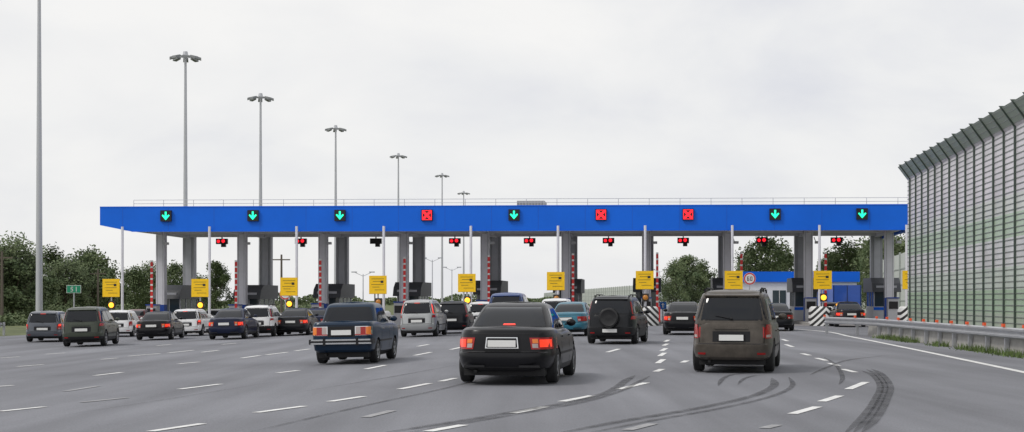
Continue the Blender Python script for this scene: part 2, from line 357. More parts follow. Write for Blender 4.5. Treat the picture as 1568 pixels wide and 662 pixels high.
def car(name,kind,px,py,v,col,sx=1,sy=1,sz=1,lights='auto',lit=False,clad=0,spare=False,rails=False,dist=False,plate=True,glassm=None,rim_m=None):
    sp=SPEC[kind]; W=sp['W']*sx; L=sp['L']*sy
    X,Y,Z=ground(px,py); hx=(v-CX)/F; nrm=math.hypot(hx,1); ax0=sp['ax'][0]*sy
    X-=hx/nrm*ax0; Y-=ax0/nrm
    u=X-SL*Y; roll=-math.atan(.02) if -28<u<-4 else 0
    E=empty(name,(X,Y,gz(X,Y)+.017),(0,roll,-math.atan(hx)))
    lo=Shell(sc(sp['low'],sy,sz),sp['n'],W,L); gh=Shell(sc(sp['gh'],sy,sz),sp['gn'],W,L)
    wr=sp['wr']*(1+(sz-1)*.6); ax=[a*sy for a in sp['ax']]
    V,Fc=lo.mesh(.025); idx=[]
    for f in Fc:
        zc=sum(V[k][2] for k in f)/len(f); idx.append(1 if (zc<clad or zc<.3) and len(f)<6 else (2 if len(f)>=6 else 0))
    body=mk('body',V,Fc,[col,trim,dark],idx,E)
    cu=cutter(ax,wr,W); md=body.modifiers.new('b','BOOLEAN'); md.operation='DIFFERENCE'; md.object=cu; md.solver='EXACT'; cu.parent=E
    bpy.context.view_layer.update()
    dgr=bpy.context.evaluated_depsgraph_get()
    me=bpy.data.meshes.new_from_object(body.evaluated_get(dgr)); body.modifiers.clear(); body.data=me
    bpy.data.objects.remove(cu)
    me.polygons.foreach_set('use_smooth',[True]*len(me.polygons)); me.set_sharp_from_angle(angle=math.radians(28))
    V,Fc=gh.mesh(.03); mk('cabin',V,Fc,[col],None,E,40)
    gm=glassm or (glass2 if dist else glass)
    wn=MB(); z0,z1=[a*sz for a in sp['rw']]
    h0=gh.par(z0)[2]; h1=gh.par(z1)[2]
    fr=.90 if kind!='sedan' else .88
    rpanel(wn,gh,(-h0*fr,h0*fr),(-h1*fr*.97,h1*fr*.97),z0,z1,.006,0,14,6)
    s0,s1=[a*sz for a in sp['sw']]
    a0,b0,_=gh.par(s0,1); a1,b1,_=gh.par(s1,1)
    if kind=='tall': cuts=[(.06,.20),(.225,.50),(.53,.87)]
    else: cuts=[(.14,.49),(.53,.86)]
    for sd in (-1,1):
        for i,(p,q) in enumerate(cuts):
            spanel(wn,gh,sd,(a0+(b0-a0)*p,a0+(b0-a0)*(q+(.05 if i==len(cuts)-1 else 0))),(a1+(b1-a1)*(p+.01),a1+(b1-a1)*(q+.0)),s0,s1,.005)
    v=[];f=[]
    for j in range(5):
        z=z0+(z1-z0)*j/4; yr,yf,hw=gh.par(z); yc=(yr+yf)/2
        for i in range(9):
            x=-hw*.88+2*hw*.88*i/8; v.append((x,yc+(yf-yc)*(1-(abs(x)/hw)**gh.n)**(1/gh.n)+.01,z+.006))
    for j in range(4):
        for i in range(8): f.append((j*9+i+1,j*9+i,(j+1)*9+i,(j+1)*9+i+1))
    wn.add(v,f)
    wn.obj('windows',[gm],E,40)
    tr=MB()
    # rubber seal round the rear window
    rpanel(tr,gh,(-h0*fr-.02,h0*fr+.02),(-h1*fr*.97-.02,h1*fr*.97+.02),z0-.02,z1+.018,.002,0,14,6)
    for sd in (-1,1):
        for yy in ([.33,.60,.75] if kind!='tall' else [.30,.53,.74]):
            y=L*yy; spanel(tr,lo,sd,(y,y+.012),(y,y+.012),.32*sz,sp['belt']*sz*.97,.002,0,1,6,.005)
        for yy in (.36,.60): spanel(tr,lo,sd,(L*yy,L*yy+.16),(L*yy,L*yy+.16),.80*sz,.825*sz,.025,1 if kind=='boxy' else 2,2,1,.03)
        spanel(tr,lo,sd,(L*.27,L*.68),(L*.27,L*.68),.50*sz,.54*sz,.012,0,8,1,.02)
        mx_=gh.side(L*.66,s0)+.02; mz=(sp['belt']+.07)*sz
        tr.sphere((sd*(mx_+.13),L*.665,mz+.02),.1,2,10,6,(1,.55,.75))
        tr.box(*sorted((sd*mx_,sd*(mx_+.1))),L*.66,L*.67+.02,mz-.03,mz,0)
        if rails:
            for k in range(6):
                ya,yb=L*(.12+.085*k),L*(.12+.085*(k+1)); zz=gh.lv[-2][0]+.055-(.04 if k in(0,5) else 0)
                tr.tube((sd*W*.34,ya,zz),(sd*W*.34,yb,zz),.02,.02,6,0)
            for yy in (.12,.35,.63): tr.box(sd*W*.34-.02,sd*W*.34+.02,L*yy-.02,L*yy+.05,gh.lv[-3][0]-.03,gh.lv[-2][0]+.04,0)
    hwb=lo.par(.57*sz)[2]
    rpanel(tr,lo,(-hwb*.93,hwb*.93),(-hwb*.93,hwb*.93),.568*sz,.582*sz,.004,0,16,1,.01)
    tr.box(-W*.40,W*.40,.25,L-.3,.17,.34*sz,4)
    tr.tube((-W*.27,.1,.25),(-W*.27,.6,.25),.03,.03,10,4)
    tr.box(-W*.22,-W*.02,.35,.75,.17,.30,4)
    tr.tube((-W*.36,ax[0],wr),(W*.36,ax[0],wr),.05,.05,8,4)
    LT=MB()
    R=1 if lit else 0
    if kind=='sedan':
        for sd in (-1,1):
            a,b=.50*W/1.82,.895*W/1.82
            def rp(c0,c1,z0,z1,off,m,**k):
                c0=sorted((sd*c0[0],sd*c0[1]));c1=sorted((sd*c1[0],sd*c1[1])); rpanel(LT,lo,c0,c1,z0*sz,z1*sz,off,m,**k)
            rp((a+.03,b),(a-.01,b-.02),.615,.815,.010,0)
            rp((a+.05,a+.15),(a+.04,a+.14),.64,.71,.016,3,nz=2)
            rp((a+.18,b-.05),(a+.17,b-.06),.65,.78,.018,1 if not dist else R)
            rp((a+.05,a+.15),(a+.04,a+.14),.72,.79,.016,2 if lit else 0,nz=2)
            spanel(LT,lo,sd,(.10,.42),(.12,.34),.63*sz,.80*sz,.006,0)
            tr.box(*sorted((sd*.32,sd*.70)),-.004,.03,.33,.37,0)
        if not dist:
            rpanel(tr,lo,(-.335,.335),(-.31,.31),.60*sz,.835*sz,.030,2); rpanel(tr,lo,(-.31,.31),(-.29,.29),.625*sz,.815*sz,.034,1); rpanel(tr,lo,(-.29,.29),(-.27,.27),.64*sz,.80*sz,.037,0)
        pz=.66
        rpanel(tr,lo,(-W*.44,W*.44),(-W*.43,W*.43),.875*sz,.888*sz,.004,0,16,1,.01)
        if not dist:
            rpanel(tr,gh,(-.12,.12),(-.11,.11),1.02*sz,1.045*sz,.012,3,4,1)
            rpanel(tr,lo,(-W*.37,W*.37),(-W*.37,W*.37),.30*sz,.315*sz,.006,4,12,1,.01)
    elif kind=='boxy':
        def Z(a): return a*sz
        for sd in (-1,1):
            for (p,q,m) in ((.38,.50,3),(.505,.64,0),(.645,.76,2)):
                c=sorted((sd*p,sd*q)); rpanel(LT,lo,c,c,Z(.68),Z(.86),.022,m,4,3)
            c=sorted((sd*.36,sd*.78)); rpanel(tr,lo,c,c,Z(.665),Z(.875),.012,1,8,2)
            rpanel(LT,lo,c,c,Z(.665),Z(.69),.03,0,4,1)
        tr.box(-.80,.80,-.06,.03,Z(.47),Z(.585),1); tr.box(-.82,.82,-.075,-.05,Z(.505),Z(.55),0)
        for sd in (-1,1):
            tr.box(*sorted((sd*.77,sd*.83)),-.06,.34,Z(.47),Z(.585),0); tr.box(*sorted((sd*.40,sd*.46)),-.09,-.05,Z(.44),Z(.62),0)
        rpanel(tr,lo,(-.35,.35),(-.35,.35),Z(.63),Z(.88),.008,4,6,3)
        rpanel(tr,lo,(-.74,.74),(-.74,.74),Z(.90),Z(.912),.006,0,12,1,.01)
        for sd in (-1,1): tr.box(*sorted((sd*.45,sd*.62)),.62,.64,.1,.33,0)
        pz=.68
    else:
        hl=lo.par(.8*sz)[2]
        if lights=='high':
            for sd in (-1,1):
                q0=gh.par(1.03*sz)[2]; q1=gh.par(1.44*sz)[2]
                c0=sorted((sd*q0*.915,sd*q0*.985)); c1=sorted((sd*q1*.925,sd*q1*.985)); rpanel(LT,gh,c0,c1,1.02*sz,1.45*sz,.012,R,4,6)
                c0=sorted((sd*hl*.82,sd*hl*.975)); c1=sorted((sd*hl*.86,sd*hl*.965)); rpanel(LT,lo,c0,c1,.84*sz,1.0*sz,.012,0,5,3)
        else:
            for sd in (-1,1):
                c0=sorted((sd*hl*.82,sd*hl*.975)); c1=sorted((sd*hl*.85,sd*hl*.955)); rpanel(LT,lo,c0,c1,.68*sz,.99*sz,.012,0,5,5)
                rpanel(LT,lo,sorted((sd*hl*.85,sd*hl*.95)),sorted((sd*hl*.86,sd*hl*.945)),.84*sz,.95*sz,.018,R,4,2)
                rpanel(LT,lo,sorted((sd*hl*.85,sd*hl*.95)),sorted((sd*hl*.85,sd*hl*.95)),.70*sz,.75*sz,.018,3,4,2)
                spanel(LT,lo,sd,(.10,.30),(.12,.24),.70*sz,.97*sz,.006,0)
        for sd in (-1,1): rpanel(LT,lo,sorted((sd*.55,sd*.72)),sorted((sd*.55,sd*.72)),.36*sz,.40*sz,.010,0,3,1)
        if not spare: rpanel(tr,lo,(-.36,.36),(-.34,.34),.86*sz,.90*sz,.028,2,6,2); rpanel(tr,lo,(-.40,.40),(-.40,.40),.615*sz,.82*sz,.005,0,6,3,.01)
        p0=(0,gh.rear(0,1.07*sz)-.03,1.07*sz); p1=(-.34,gh.rear(.34,1.12*sz)-.03,1.13*sz); tr.tube(p0,p1,.012,.008,6,0); tr.sphere(p0,.03,0)
        yt=gh.rear(0,1.53*sz); tr.hexa([(-W*.34,yt-.07,1.515*sz),(W*.34,yt-.07,1.515*sz),(W*.34,yt+.15,1.53*sz),(-W*.34,yt+.15,1.53*sz),(-W*.33,yt-.06,1.54*sz),(W*.33,yt-.06,1.54*sz),(W*.33,yt+.2,1.60*sz),(-W*.33,yt+.2,1.60*sz)],2)
        rpanel(tr,gh,(-.13,.13),(-.12,.12),1.485*sz,1.505*sz,.012,3 if lit else 4,4,1)
        hb=lo.par(.7*sz)[2]
        for sd in (-1,1): rpanel(tr,lo,sorted((sd*hb*.785,sd*(hb*.785+.012))),sorted((sd*hb*.81,sd*(hb*.81+.012))),.6*sz,1.0*sz,.004,0,1,5,.01)
        pz=.64
    if spare:
        ys=lo.rear(0,.8)-.02; r=.36; n=28
        prof=[(.02,r*.97),(0,r*.97),(-.14,r),(-.19,r*.94),(-.205,r*.8),(-.19,r*.7),(-.2,r*.2),(-.2,.001)]
        v=[];f=[]
        for yy,rr in prof:
            for k in range(n): v.append((-.02+rr*math.cos(2*math.pi*k/n),ys+yy,.90*sz+rr*math.sin(2*math.pi*k/n)))
        for j in range(len(prof)-1):
            for k in range(n): f.append((j*n+(k+1)%n,j*n+k,(j+1)*n+k,(j+1)*n+(k+1)%n))
        mk('spare_wheel',v,f,[mat('spare_cover',(.012,.012,.013),.35)],None,E,35)
        pz=.40
    tr.obj('trim',[trim,chrome,col,redon,dark],E,40)
    LT.obj('tail_lights',[redl,redon,orl,whl],E,40)
    if plate:
        pb=MB(); y=lo.rear(.2,pz*sz)-(.045 if kind=='sedan' and not dist else .03)
        pb.box(-.26,.26,y-.01,y+.01,pz*sz,(pz+.115)*sz,0); pb.box(-.275,.275,y-.006,y+.03,pz*sz-.015,(pz+.13)*sz,1)
        pb.obj('number_plate',[platem,trim],E)
    wb=MB()
    for y in ax:
        for sd in (-1,1): wheel(wb,sd*(W/2-.015),y,wr,sd,.21)
    wb.obj('wheels',[tyre,rim_m or rim,dark],E,35)
    return E
black=paint('black',(.005,.005,.007)); navy=paint('navy',(.006,.024,.055)); brown=paint('brown',(.088,.076,.064),.1,.22)
black2=paint('black_dusty',(.009,.010,.013)); green=paint('grey_green',(.062,.072,.055),.1); silver=paint('silver',(.44,.45,.45),.5)
grey=paint('grey',(.10,.11,.13),.3); whitep=paint('white',(.80,.80,.80),0); dblue=paint('dark_blue',(.008,.013,.04)); teal=paint('teal',(.02,.16,.24)); vanb=paint('van_blue',(.012,.05,.20)); dred=paint('dark_red',(.14,.02,.025)); truckb=paint('truck_blue',(.02,.10,.50),0)
car('sedan_car','sedan',781,587,1120,black,lit=True,sz=1.07,sx=1.03)
car('sedan_car','boxy',534,557,1000,navy,rim_m=rim,sz=1.11)
car('minivan_car','tall',1124,570,1290,brown,rails=True,sz=1.09)
car('suv_car','tall',939,527,1270,black2,sx=1.03,sz=1.05,clad=.56,spare=True,lights='high',rails=True)
car('minivan_car','tall',643,516,1010,silver,sz=1.06,sy=1.05,lights='high',lit=True)
car('hatchback_car','tall',131,531,600,green,sx=1.02,sz=1.03,lights='high',clad=.45)
car('hatchback_car','tall',70,524,560,grey,sx=1.0,sz=.92,sy=.93,lit=True)
car('hatchback_car','tall',182,516,600,whitep,sx=.97,sz=.9,sy=.9)
car('sedan_car','sedan',238,521,700,black,dist=True,lit=True)
car('hatchback_car','tall',288,515,800,whitep,sx=1.0,sz=.93,sy=.95,lit=True)
car('sedan_car','sedan',350,520,850,dblue,dist=True,sz=1.06,lit=True)
car('suv_car','tall',397,516,800,whitep,sx=1.0,sz=1.0,clad=.5,rails=True,lights='high')
car('sedan_car','sedan',450,514,850,black2,dist=True,sz=1.02,lit=True)
car('sedan_car','sedan',482,511,850,dblue,dist=True,sz=1.0)
car('sedan_car','sedan',205,507,700,dred,dist=True)
car('suv_car','tall',694,511,900,black2,sx=1,sz=1.0,lights='high')
car('hatchback_car','tall',738,505,950,whitep,sz=.98,lit=True)
car('van','tall',778,512,1000,vanb,sx=1.12,sy=1.1,sz=1.22)
car('suv_car','tall',852,507,1010,whitep,sz=1.03,sx=1.02)
car('sedan_car','sedan',872,515,1200,teal,dist=True,sz=1.05)
car('sedan_car','sedan',1046,513,1130,black,dist=True,lit=True,sz=1.05)
car('sedan_car','sedan',1188,507,1000,black2,dist=True)
car('sedan_car','sedan',1301,501,1020,black2,dist=True,sz=1.04,lit=True)
car('sedan_car','sedan',1272,496,1020,black,dist=True,sz=1.0)
car('sedan_car','sedan',327,506,800,silver,dist=True)

# ---------------------------------------------------------------- toll plaza
A=Vector(((153-CX)*94/F,94)); B=Vector(((1402-CX)*91.5/F,91.5)); AC=(B-A).normalized(); DN=Vector((SL,1)).normalized(); LEN=(B-A).length
def tp(a,s): p=A+AC*a+DN*s; return p.x,p.y
def a_of(px):
    m=(px-CX)/F; t=(m*A.y-A.x)/((B-A).x-m*(B-A).y); return t*LEN
def prism(mb,a0,a1,s0,s1,z0,z1,m=0):
    q=[tp(a0,s0),tp(a1,s0),tp(a1,s1),tp(a0,s1)]; mb.hexa([(*p,z0) for p in q]+[(*p,z1) for p in q],m)
ak=[a_of(190+133*k) for k in range(10)]
blue=mat('blue_cladding',(.002,.14,.76),.5,var=.07,scale=.35,spec=.3)
soff=mat('soffit_panel',(.66,.67,.70),.6,var=.06); steelm=mat('painted_steel',(.46,.47,.51),.45,.2,var=.08,scale=2)
conc=mat('concrete',(.36,.35,.33),.85,var=.15,scale=2,bump=.3); dgrey=mat('dark_grey_panel',(.07,.075,.085),.5,var=.1)
lgrey=mat('light_grey_panel',(.56,.57,.60),.5,var=.05); colm=mat('column_paint',(.72,.72,.78),.5,var=.06,scale=1.5); dcol=mat('column_dark',(.36,.37,.40),.5,var=.08,scale=1.5)
bluec=mat('blue_column_base',(.01,.06,.34),.5); ledblk=mat('led_panel',(.01,.01,.012),.4)
ledg=mat('led_green',(.0,.9,.4),.4,emit=1.3,ecol=(.02,1,.48)); ledr=mat('led_red',(.9,.01,.02),.4,emit=1.3,ecol=(1,.015,.03))
redw=mat('red_paint',(.66,.03,.03),.5); whp=mat('white_paint',(.78,.78,.78),.5)
TE=empty('toll_plaza_canopy')
cb=MB(); ZB,ZT=6.07,7.69
def fas(s0,s1):
    pts=[(0,ZB+.42),(2.1,ZB),(LEN,ZB),(LEN,ZT),(0,ZT)]
    v=[(*tp(a,s0),z) for a,z in pts]+[(*tp(a,s1),z) for a,z in pts]
    f=[(0,1,2,3,4),(9,8,7,6,5)]+[((i+1)%5,i,5+i,5+(i+1)%5) for i in range(5)]
    cb.add(v,f,0)
fas(0,.3)
prism(cb,.3,LEN-.3,13.7,14,ZB+.3,ZT,1)
prism(cb,0,.25,.303,13.697,ZB+.42,ZT,0); prism(cb,LEN-.25,LEN,.303,13.697,ZB,ZT,0)
prism(cb,.253,LEN-.253,.303,13.697,ZB+.43,ZB+.6,1)
prism(cb,.253,LEN-.253,.303,13.697,ZT-.35,ZT-.2,2)
for a in ak: prism(cb,a-.15,a+.15,.31,13.69,ZB+.1,ZB+.425,1)
for s in (4,7.4,12): prism(cb,2,LEN-.3,s-.1,s+.1,ZB+.15,ZB+.424,1)
x=1.5
while x<LEN-.5:
    prism(cb,x,x+.02,-.006,-.001,ZB+.01,ZT-.01,3); x+=3.02
prism(cb,0,LEN,-.02,-.003,ZT-.05,ZT+.02,0); prism(cb,2.1,LEN,-.02,-.003,ZB-.02,ZB+.05,0)
cb.obj('roof',[blue,soff,dgrey,mat('panel_joint',(.003,.10,.56),.5)],TE)
rl=MB(); 
x=1.8
while x<LEN-.3:
    p=tp(x,1.2); rl.tube((*p,ZT-.2),(*p,ZT+.52),.02,.02,5); x+=2.0
for z in (ZT+.28,ZT+.52): rl.tube((*tp(1.8,1.2),z),(*tp(LEN-.3,1.2),z),.018,.018,5)
rl.obj('roof_railing',[lgrey],TE)
ru=MB(); aa=a_of(808); prism(ru,aa-.9,aa+.9,2,4,ZT-.2,ZT+.45,0)
for k in range(9): prism(ru,aa-.85+k*.2,aa-.83+k*.2,1.97,1.998,ZT-.1,ZT+.4,1)
ru.obj('rooftop_vent_unit',[mat('vent_grey',(.46,.46,.48),.6),mat('vent_slot',(.25,.25,.26),.6)],TE)
cols=MB()
for k,a in enumerate(ak):
    x,y=tp(a,7); g0=gz(x,y)
    w_=.29
    prism(cols,a-w_,a+w_,7-w_,7+w_,g0+1.75,ZB+.42,0); prism(cols,a-w_-.01,a+w_+.01,7-w_-.01,7+w_+.01,g0+.1,g0+1.75,1)
    for q in (-.20,.20): prism(cols,a+q-.012,a+q+.012,7-w_-.012,7-w_-.002,g0+1.8,ZB+.42,3)
    prism(cols,a-.42,a+.42,12.7,13.3,g0+.1,ZB+.42,3); prism(cols,a-.20,a+.24,12.66,12.698,g0+.1,ZB+.4,2)  # rear columns: shade under the roof put into the darker column colour
    cols.tube((*tp(a,-.3),g0+.2),(*tp(a,-.3),ZB+.3),.085,.085,10,0)
cols.obj('columns',[colm,bluec,steelm,dcol],TE)
state='GGGRGRRGG'
for k in range(9):
    a=a_of(255+133.1*k); E=empty('lane_signal'); mb=MB()
    prism(mb,a-.36,a+.36,-.16,-.022,6.72,7.44,0)
    def pp(u,z,s=-.166): return (*tp(a+u,s),7.08+z)
    if state[k]=='G':
        mb.add([pp(-.06,.27),pp(.06,.27),pp(.06,-.02),pp(.2,.09),pp(.26,.02),pp(0,-.28),pp(-.26,.02),pp(-.2,.09),pp(-.06,-.02)][::-1],[tuple(range(9))],1)
    else:
        for s_ in (1,-1):
            mb.add([pp(-.31,-.20*s_,-.166-.003*s_),pp(-.20,-.31*s_,-.166-.003*s_),pp(.31,.20*s_,-.166-.003*s_),pp(.20,.31*s_,-.166-.003*s_)],[(0,1,2,3)],2)
        for s_ in (-1,1):
            mb.add([pp(-.31,.27*s_),pp(.31,.27*s_),pp(.31,.31*s_),pp(-.31,.31*s_)],[(0,1,2,3)],2)
            mb.add([pp(.27*s_,-.31),pp(.31*s_,-.31),pp(.31*s_,.31),pp(.27*s_,.31)],[(0,1,2,3)],2)
    mb.obj('led_display',[ledblk,ledg,ledr],E)
for k in range(9):
    a=(a_of(190+133*k)+a_of(190+133*(k+1)))/2-.2+ .15*(k%2); E=empty('hanging_traffic_light'); mb=MB()
    prism(mb,a-.42,a+.42,12.1,12.35,5.72,6.12,0); prism(mb,a-.04,a+.04,12.2,12.28,6.12,6.5,0); prism(mb,a-.02,a+.30,12.05,12.3,5.5,5.72,0)
    for (uu,zz,r) in ((-.22,5.92,.12),(.14,5.94,.13),(.05,5.63,.07)):
        x,y=tp(a+uu,12.06); v=[(x+r*math.cos(t*math.pi/6),y,zz+r*math.sin(t*math.pi/6)) for t in range(12)]; mb.add(v,[tuple(range(12))],1 if k!=2 else 0)
    mb.obj('signal_head',[ledblk,ledr],E)
chev=bpy.data.materials.new('chevron_paint'); chev.use_nodes=True; nt=chev.node_tree; b=nt.nodes['Principled BSDF']
tc=nt.nodes.new('ShaderNodeTexCoord'); sx_=nt.nodes.new('ShaderNodeSeparateXYZ'); nt.links.new(tc.outputs['Object'],sx_.inputs[0])
ab=nt.nodes.new('ShaderNodeMath'); ab.operation='ABSOLUTE'; nt.links.new(sx_.outputs[0],ab.inputs[0])
sb=nt.nodes.new('ShaderNodeMath'); sb.operation='ADD'; nt.links.new(ab.outputs[0],sb.inputs[0]); nt.links.new(sx_.outputs[2],sb.inputs[1])
ml=nt.nodes.new('ShaderNodeMath'); ml.operation='MULTIPLY'; ml.inputs[1].default_value=2.6; nt.links.new(sb.outputs[0],ml.inputs[0])
fr=nt.nodes.new('ShaderNodeMath'); fr.operation='FRACT'; nt.links.new(ml.outputs[0],fr.inputs[0])
gt=nt.nodes.new('ShaderNodeMath'); gt.operation='GREATER_THAN'; gt.inputs[1].default_value=.5; nt.links.new(fr.outputs[0],gt.inputs[0])
mc=nt.nodes.new('ShaderNodeMix'); mc.data_type='RGBA'; mc.inputs[6].default_value=(.02,.02,.02,1); mc.inputs[7].default_value=(.75,.75,.74,1)
nt.links.new(gt.outputs[0],mc.inputs[0]); nt.links.new(mc.outputs[2],b.inputs['Base Color']); b.inputs['Roughness'].default_value=.6
yel=mat('yellow_sign',(.95,.58,.005),.5,var=.05); blk=mat('black_paint',(.03,.025,.02),.5); amber=mat('amber_lamp',(1,.45,.02),.3,emit=2.2,ecol=(1,.42,.03)); amoff=mat('amber_off',(.5,.2,.03),.3)
bglass=mat('booth_glass',(.05,.07,.08),.08,spec=.7)
rot=-math.atan(SL)
for k,a in enumerate(ak):
    x,y=tp(a,-3); g0=gz(x,y)
    isl=MB(); q=.9
    prism(isl,a-q,a+q,-3,22,g0-.05,g0+.16,0)
    isl.obj('concrete_island',[conc])
    v=[];n=12
    for zz,kk in ((-.05,1),(.9,1),(1.1,.93),(1.2,.8)):
        for i in range(n+1):
            t=math.pi*i/n; v.append((-.88*kk*math.cos(t),.9-1.2*kk*math.sin(t)*.8,zz))
        v.append((.88*kk,1.9,zz)); v.append((-.88*kk,1.9,zz))
    m_=n+3; f=[]
    for j in range(3):
        for i in range(m_): f.append((j*m_+i,j*m_+(i+1)%m_,(j+1)*m_+(i+1)%m_,(j+1)*m_+i))
    f.append(tuple(3*m_+i for i in range(m_)))
    xx,yy=tp(a,-4.2); o=mk('crash_cushion',v,f,[chev],None,None,30); o.location=(xx,yy,g0); o.rotation_euler=(0,0,rot)
    E=empty('yellow_warning_sign',(*tp(a,-2.2),g0),(0,0,rot)); mb=MB()
    zc=3.0-.16
    mb.box(-.56,.56,-.03,.03,zc-.58,zc+.58,0); mb.tube((0,.06,.1),(0,.06,zc),.05,.05,8,2)
    for i,(u0,u1,zz) in enumerate([(-.4,.4,.38),(-.3,.2,.22),(-.42,.38,.02),(-.35,.1,-.14),(-.2,.42,-.32)]): mb.box(u0,u1,-.036,-.031,zc+zz-.012,zc+zz+.012,1)
    mb.box(.18,.36,-.037,-.031,zc+.12,zc+.27,1); mb.box(-.57,.57,-.034,-.0305,zc-.58,zc-.565,1)
    mb.obj('board',[yel,blk,steelm],E)
    mb=MB(); mb.sphere((.05,-.12,1.75),.17,0,14,8,(1,.6,1)); mb.box(-.16,.26,-.06,.05,1.5,2.0,1)
    mb.obj('flashing_lamp',[amber if k in (0,2,4,8,9,1) else amoff,blk],E)
    E=empty('boom_barrier',(*tp(a+.75,3.0),g0),(0,0,rot)); mb=MB()
    mb.box(-.2,.2,-.2,.2,.14,1.15,2)
    for i in range(9): mb.box(-.08,.08,-.05,.03,1.15+i*.4,1.15+(i+.72)*.4,0); mb.box(-.08,.08,-.05,.03,1.15+(i+.72)*.4,1.15+(i+1)*.4,1)
    mb.obj('arm_and_post',[redw,whp,redw],E)
    E=empty('toll_booth'); mb=MB()
    prism(mb,a-.8,a+.8,8.6,12.4,g0+.16,g0+1.15,0)
    prism(mb,a-.77,a+.77,8.63,12.37,g0+1.15,g0+2.15,1)
    for u_ in (-.8,-.03,.74): prism(mb,a+u_,a+u_+.06,8.58,8.629,g0+1.15,g0+2.15,2)
    for s_ in (8.6,9.8,11.0,12.3):
        for u_ in (-.8,.765): prism(mb,a+u_,a+u_+.035,s_,s_+.08,g0+1.15,g0+2.15,2)
    prism(mb,a-.8,a+.8,8.57,8.599,g0+.9,g0+1.1,4)
    pts=[(7.9,2.15),(12.7,2.15),(12.7,3.15),(8.9,3.15),(8.2,2.75)]
    v=[(*tp(a-.98,s),g0+z) for s,z in pts]+[(*tp(a+.98,s),g0+z) for s,z in pts]
    mb.add(v,[(0,1,2,3,4),(9,8,7,6,5)]+[((i+1)%5,i,5+i,5+(i+1)%5) for i in range(5)],3)
    prism(mb,a-.7,a+.7,8.05,8.1,g0+2.35,g0+2.6,2)
    mb.obj('cabin',[lgrey,bglass,steelm,dgrey,blue],E)
    E=empty('ticket_machine'); mb=MB(); prism(mb,a-.35,a+.35,5.0,5.7,g0+.16,g0+1.7,0); prism(mb,a-.3,a+.3,4.96,4.999,g0+1.0,g0+1.5,1); prism(mb,a-.38,a+.38,4.9,5.75,g0+1.7,g0+1.78,2)
    mb.obj('cabinet',[lgrey,ledblk,bluec],E)
for k,a in enumerate(ak):
    E=empty('security_camera'); mb=MB(); p=tp(a+.45,6.5); mb.tube((p[0],p[1],5.6),(p[0]-.1,p[1],5.9),.03,.03,6); mb.box(p[0]-.05,p[0]+.25,p[1]-.3,p[1]+.05,5.45,5.62); mb.obj('camera_body',[lgrey],E)

# ---------------------------------------------------------------- sound barrier walls
def wallmat():
    m=bpy.data.materials.new('sound_panel'); m.use_nodes=True; nt=m.node_tree; b=nt.nodes['Principled BSDF']
    tc=nt.nodes.new('ShaderNodeTexCoord'); s=nt.nodes.new('ShaderNodeSeparateXYZ'); nt.links.new(tc.outputs['Object'],s.inputs[0])
    r=nt.nodes.new('ShaderNodeMapRange'); r.inputs[2].default_value=10; nt.links.new(s.outputs[2],r.inputs[0])
    cr=nt.nodes.new('ShaderNodeValToRGB'); cr.color_ramp.interpolation='CONSTANT'; E=cr.color_ramp.elements
    L=[(0,(.40,.46,.38)),(.10,(.38,.50,.37)),(.20,(.54,.60,.55)),(.30,(.66,.66,.68)),(.42,(.47,.58,.46)),(.52,(.64,.66,.64)),(.60,(.70,.67,.72)),(.8,(.66,.64,.68)),(.885,(.36,.42,.36))]
    E[0].position=0; E[0].color=(*L[0][1],1); E[1].position=L[1][0]; E[1].color=(*L[1][1],1)
    for p,c in L[2:]: k=E.new(p); k.color=(*c,1)
    nt.links.new(r.outputs[0],cr.inputs['Fac'])
    n=nt.nodes.new('ShaderNodeTexNoise'); n.inputs['Scale'].default_value=.5; n.inputs['Detail'].default_value=6; nt.links.new(tc.outputs['Object'],n.inputs['Vector'])
    r2=nt.nodes.new('ShaderNodeMapRange'); r2.inputs[1].default_value=.3; r2.inputs[2].default_value=.7; r2.inputs[3].default_value=.82; r2.inputs[4].default_value=1.1; nt.links.new(n.outputs['Fac'],r2.inputs[0])
    vm=nt.nodes.new('ShaderNodeVectorMath'); vm.operation='SCALE'; nt.links.new(cr.outputs[0],vm.inputs[0]); nt.links.new(r2.outputs[0],vm.inputs['Scale'])
    nt.links.new(vm.outputs[0],b.inputs['Base Color']); b.inputs['Roughness'].default_value=.45; return m
wm=wallmat(); gpost=mat('green_post',(.07,.095,.08),.5); rib=mat('panel_rib',(.20,.22,.21),.5)
WU=14.4
def wp(y,o=0): return (WU+SL*y+o,y)
E=empty('noise_barrier_wall'); mb=MB()
def wbox(y0,y1,o0,o1,z0,z1,m,dz=0,lean=0):
    a=wp(y0,o0);b_=wp(y0,o1);c=wp(y1,o1);d=wp(y1,o0)
    q=[a,b_,c,d]; mb.hexa([(p[0],p[1],z0) for p in q]+[(p[0]+lean,p[1],z1) for p in q],m)
Y0,Y1=18,86; ZM=8.75; ZW=9.55
wbox(Y0,Y1,.06,.12,.35,ZM,0); wbox(Y0,Y1,.06,.12,ZM,ZW,0,lean=-.6); wbox(Y0,Y1,-.05,.25,-.1,.35,3)
z=.6
while z<ZM: wbox(Y0,Y1,.035,.06,z,z+.035,2); z+=.25
for t in (.15,.4,.65,.9):
    wbox(Y0,Y1,.04-.6*t,.058-.6*t,ZM+.8*t,ZM+.8*t+.035,2)
y=Y0
while y<=Y1+.01:
    wbox(y-.04,y+.04,-.03,.2,0,ZM,1); wbox(y-.04,y+.04,-.03,.2,ZM,ZW+.06,1,lean=-.62); y+=2.9565/1.5
mb.obj('panels_and_posts',[wm,gpost,rib,conc],E)
path=[(33,100),(35.8,130),(42,165),(46.5,210),(47.5,260),(46,315),(42,370),(36,440),(29,600),(20,900)]
E=empty('noise_barrier_wall'); mb=MB(); fm=mat('far_panel',(.50,.53,.50),.5,var=.12,scale=.3)
